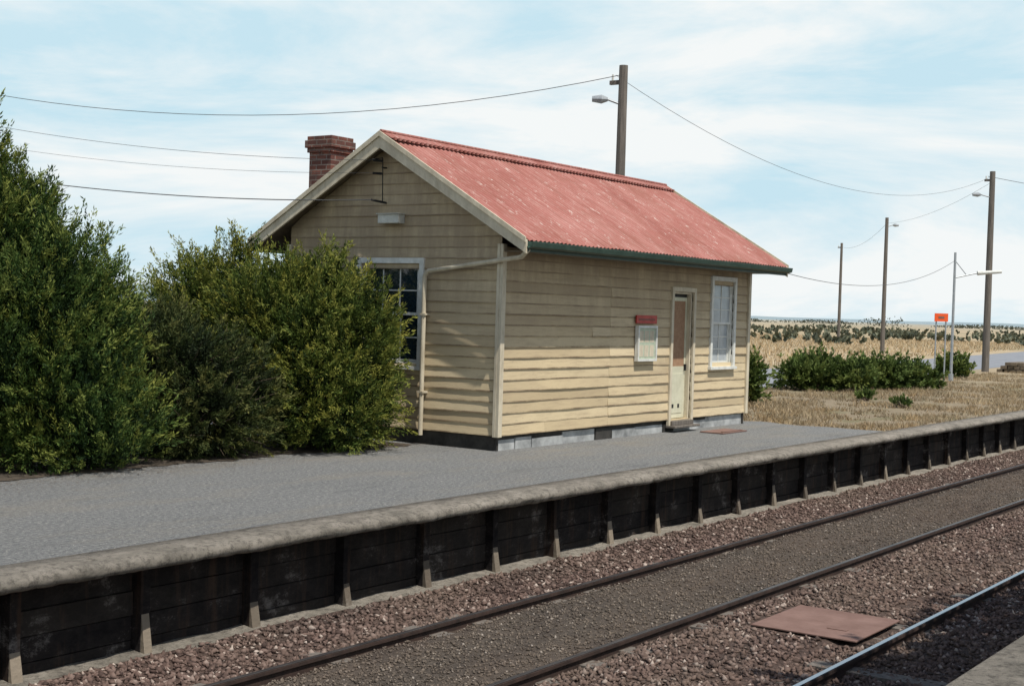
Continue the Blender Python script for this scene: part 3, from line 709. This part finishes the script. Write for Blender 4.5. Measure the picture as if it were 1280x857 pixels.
def wire(name,p,q,sag,r=.012):
    cu=bpy.data.curves.new(name,'CURVE'); cu.dimensions='3D'; cu.bevel_depth=r; cu.bevel_resolution=1
    sp=cu.splines.new('POLY'); n=28; sp.points.add(n-1); p=Vector(p);q=Vector(q)
    for i in range(n):
        f=i/(n-1); v=p.lerp(q,f); v.z-=4*sag*f*(1-f); sp.points[i].co=(*v,1)
    cu.materials.append(M['wire']); o=bpy.data.objects.new(name,cu); scene.collection.objects.link(o)
W='overhead_wire'
wire(W,(29.4,17.3,7.9),(20,41.6,9.75),1.75,.009)
wire(W,(29.4,17.5,7.9),(65.4,18.7,8.95),1.75,.006)
wire(W,(65.4,18.9,8.95),(100,-1,8.9),.8,.012)
wire(W,(65.4,18.7,8.7),(89.5,32.3,8.6),.4,.006)
wire(W,(89.5,32.3,8.6),(121.3,47.9,8.8),.6,.008)
wire(W,(26.0,11.7,3.1),(52.6,16.3,4.5),.6,.007)
wire(W,(16.8,14.38,4.40),(13,25,5.9),.35,.004)
wire(W,(16.8,14.38,3.78),(13,25,4.9),.35,.009)
wire(W,(16.8,14.38,4.2),(13,25.2,5.5),.35,.003)

# ------------------------------------------------------------------ light, world, camera
sd=Vector((-.33,-1,2.05)).normalized(); el=math.asin(sd.z); az=math.atan2(sd.x,sd.y)
L=bpy.data.lights.new('sun','SUN'); L.energy=5.0; L.angle=math.radians(.5); L.color=(1,.955,.88)
lo=bpy.data.objects.new('sun',L); scene.collection.objects.link(lo); lo.rotation_euler=sd.to_track_quat('Z','Y').to_euler()
w=bpy.data.worlds.new('World'); scene.world=w; w.use_nodes=True; nt=w.node_tree
bg=nt.nodes['Background']; bg.inputs[1].default_value=.1
sky=nt.nodes.new('ShaderNodeTexSky'); sky.sky_type='NISHITA'; sky.sun_disc=False; sky.sun_elevation=el; sky.sun_rotation=az%(2*math.pi)
sky.air_density=1.0; sky.dust_density=.8; sky.ozone_density=1.5
tc=nt.nodes.new('ShaderNodeTexCoord'); mp=nt.nodes.new('ShaderNodeMapping'); mp.inputs['Scale'].default_value=(1,1,4.2); mp.inputs['Location'].default_value=(.3,.9,.2); mp.inputs['Rotation'].default_value=(.16,-.12,0)
nt.links.new(tc.outputs['Generated'],mp.inputs[0])
nz=nt.nodes.new('ShaderNodeTexNoise'); nz.inputs['Scale'].default_value=3.2; nz.inputs['Detail'].default_value=10; nz.inputs['Roughness'].default_value=.6; nz.inputs['Distortion'].default_value=.4
nt.links.new(mp.outputs[0],nz.inputs['Vector'])
rp=nt.nodes.new('ShaderNodeValToRGB'); rp.color_ramp.elements[0].position=.38; rp.color_ramp.elements[0].color=(0,0,0,1); rp.color_ramp.elements[1].position=.57; rp.color_ramp.elements[1].color=(1,1,1,1)
nt.links.new(nz.outputs['Fac'],rp.inputs[0])
sp=nt.nodes.new('ShaderNodeSeparateXYZ'); nt.links.new(tc.outputs['Generated'],sp.inputs[0])
mr=nt.nodes.new('ShaderNodeMapRange'); mr.inputs[1].default_value=.24; mr.inputs[2].default_value=.5; mr.inputs[3].default_value=1; mr.inputs[4].default_value=0.03
nt.links.new(sp.outputs[2],mr.inputs[0])
hz=nt.nodes.new('ShaderNodeMix'); hz.data_type='RGBA'; nt.links.new(mr.outputs[0],hz.inputs[0]); nt.links.new(sky.outputs[0],hz.inputs[6]); hz.inputs[7].default_value=(5.7,7.8,8.8,1)
mu=nt.nodes.new('ShaderNodeMath'); mu.operation='MULTIPLY'; nt.links.new(rp.outputs[0],mu.inputs[0]); nt.links.new(mr.outputs[0],mu.inputs[1])
mx=nt.nodes.new('ShaderNodeMix'); mx.data_type='RGBA'; nt.links.new(mu.outputs[0],mx.inputs[0]); nt.links.new(hz.outputs[2],mx.inputs[6]); mx.inputs[7].default_value=(9.1,9.4,9.4,1)
nt.links.new(mx.outputs[2],bg.inputs[0])

al=math.atan(1210/1750); pt=39.5/1750; ro=.03
cam=bpy.data.cameras.new('camera'); co=bpy.data.objects.new('camera',cam); scene.collection.objects.link(co); scene.camera=co
cam.sensor_width=36; cam.lens=1750/1280*36; cam.clip_end=20000; cam.clip_start=.05
Fw=Vector((math.cos(al)*math.cos(pt),math.sin(al)*math.cos(pt),-math.sin(pt))); Rt=Vector((math.sin(al),-math.cos(al),0)); Up=Rt.cross(Fw)
r2=Rt*math.cos(ro)+Up*math.sin(ro); u2=Up*math.cos(ro)-Rt*math.sin(ro)
m=Matrix((( r2.x,u2.x,-Fw.x,0),(r2.y,u2.y,-Fw.y,0),(r2.z,u2.z,-Fw.z,2.1),(0,0,0,1))); co.matrix_world=m
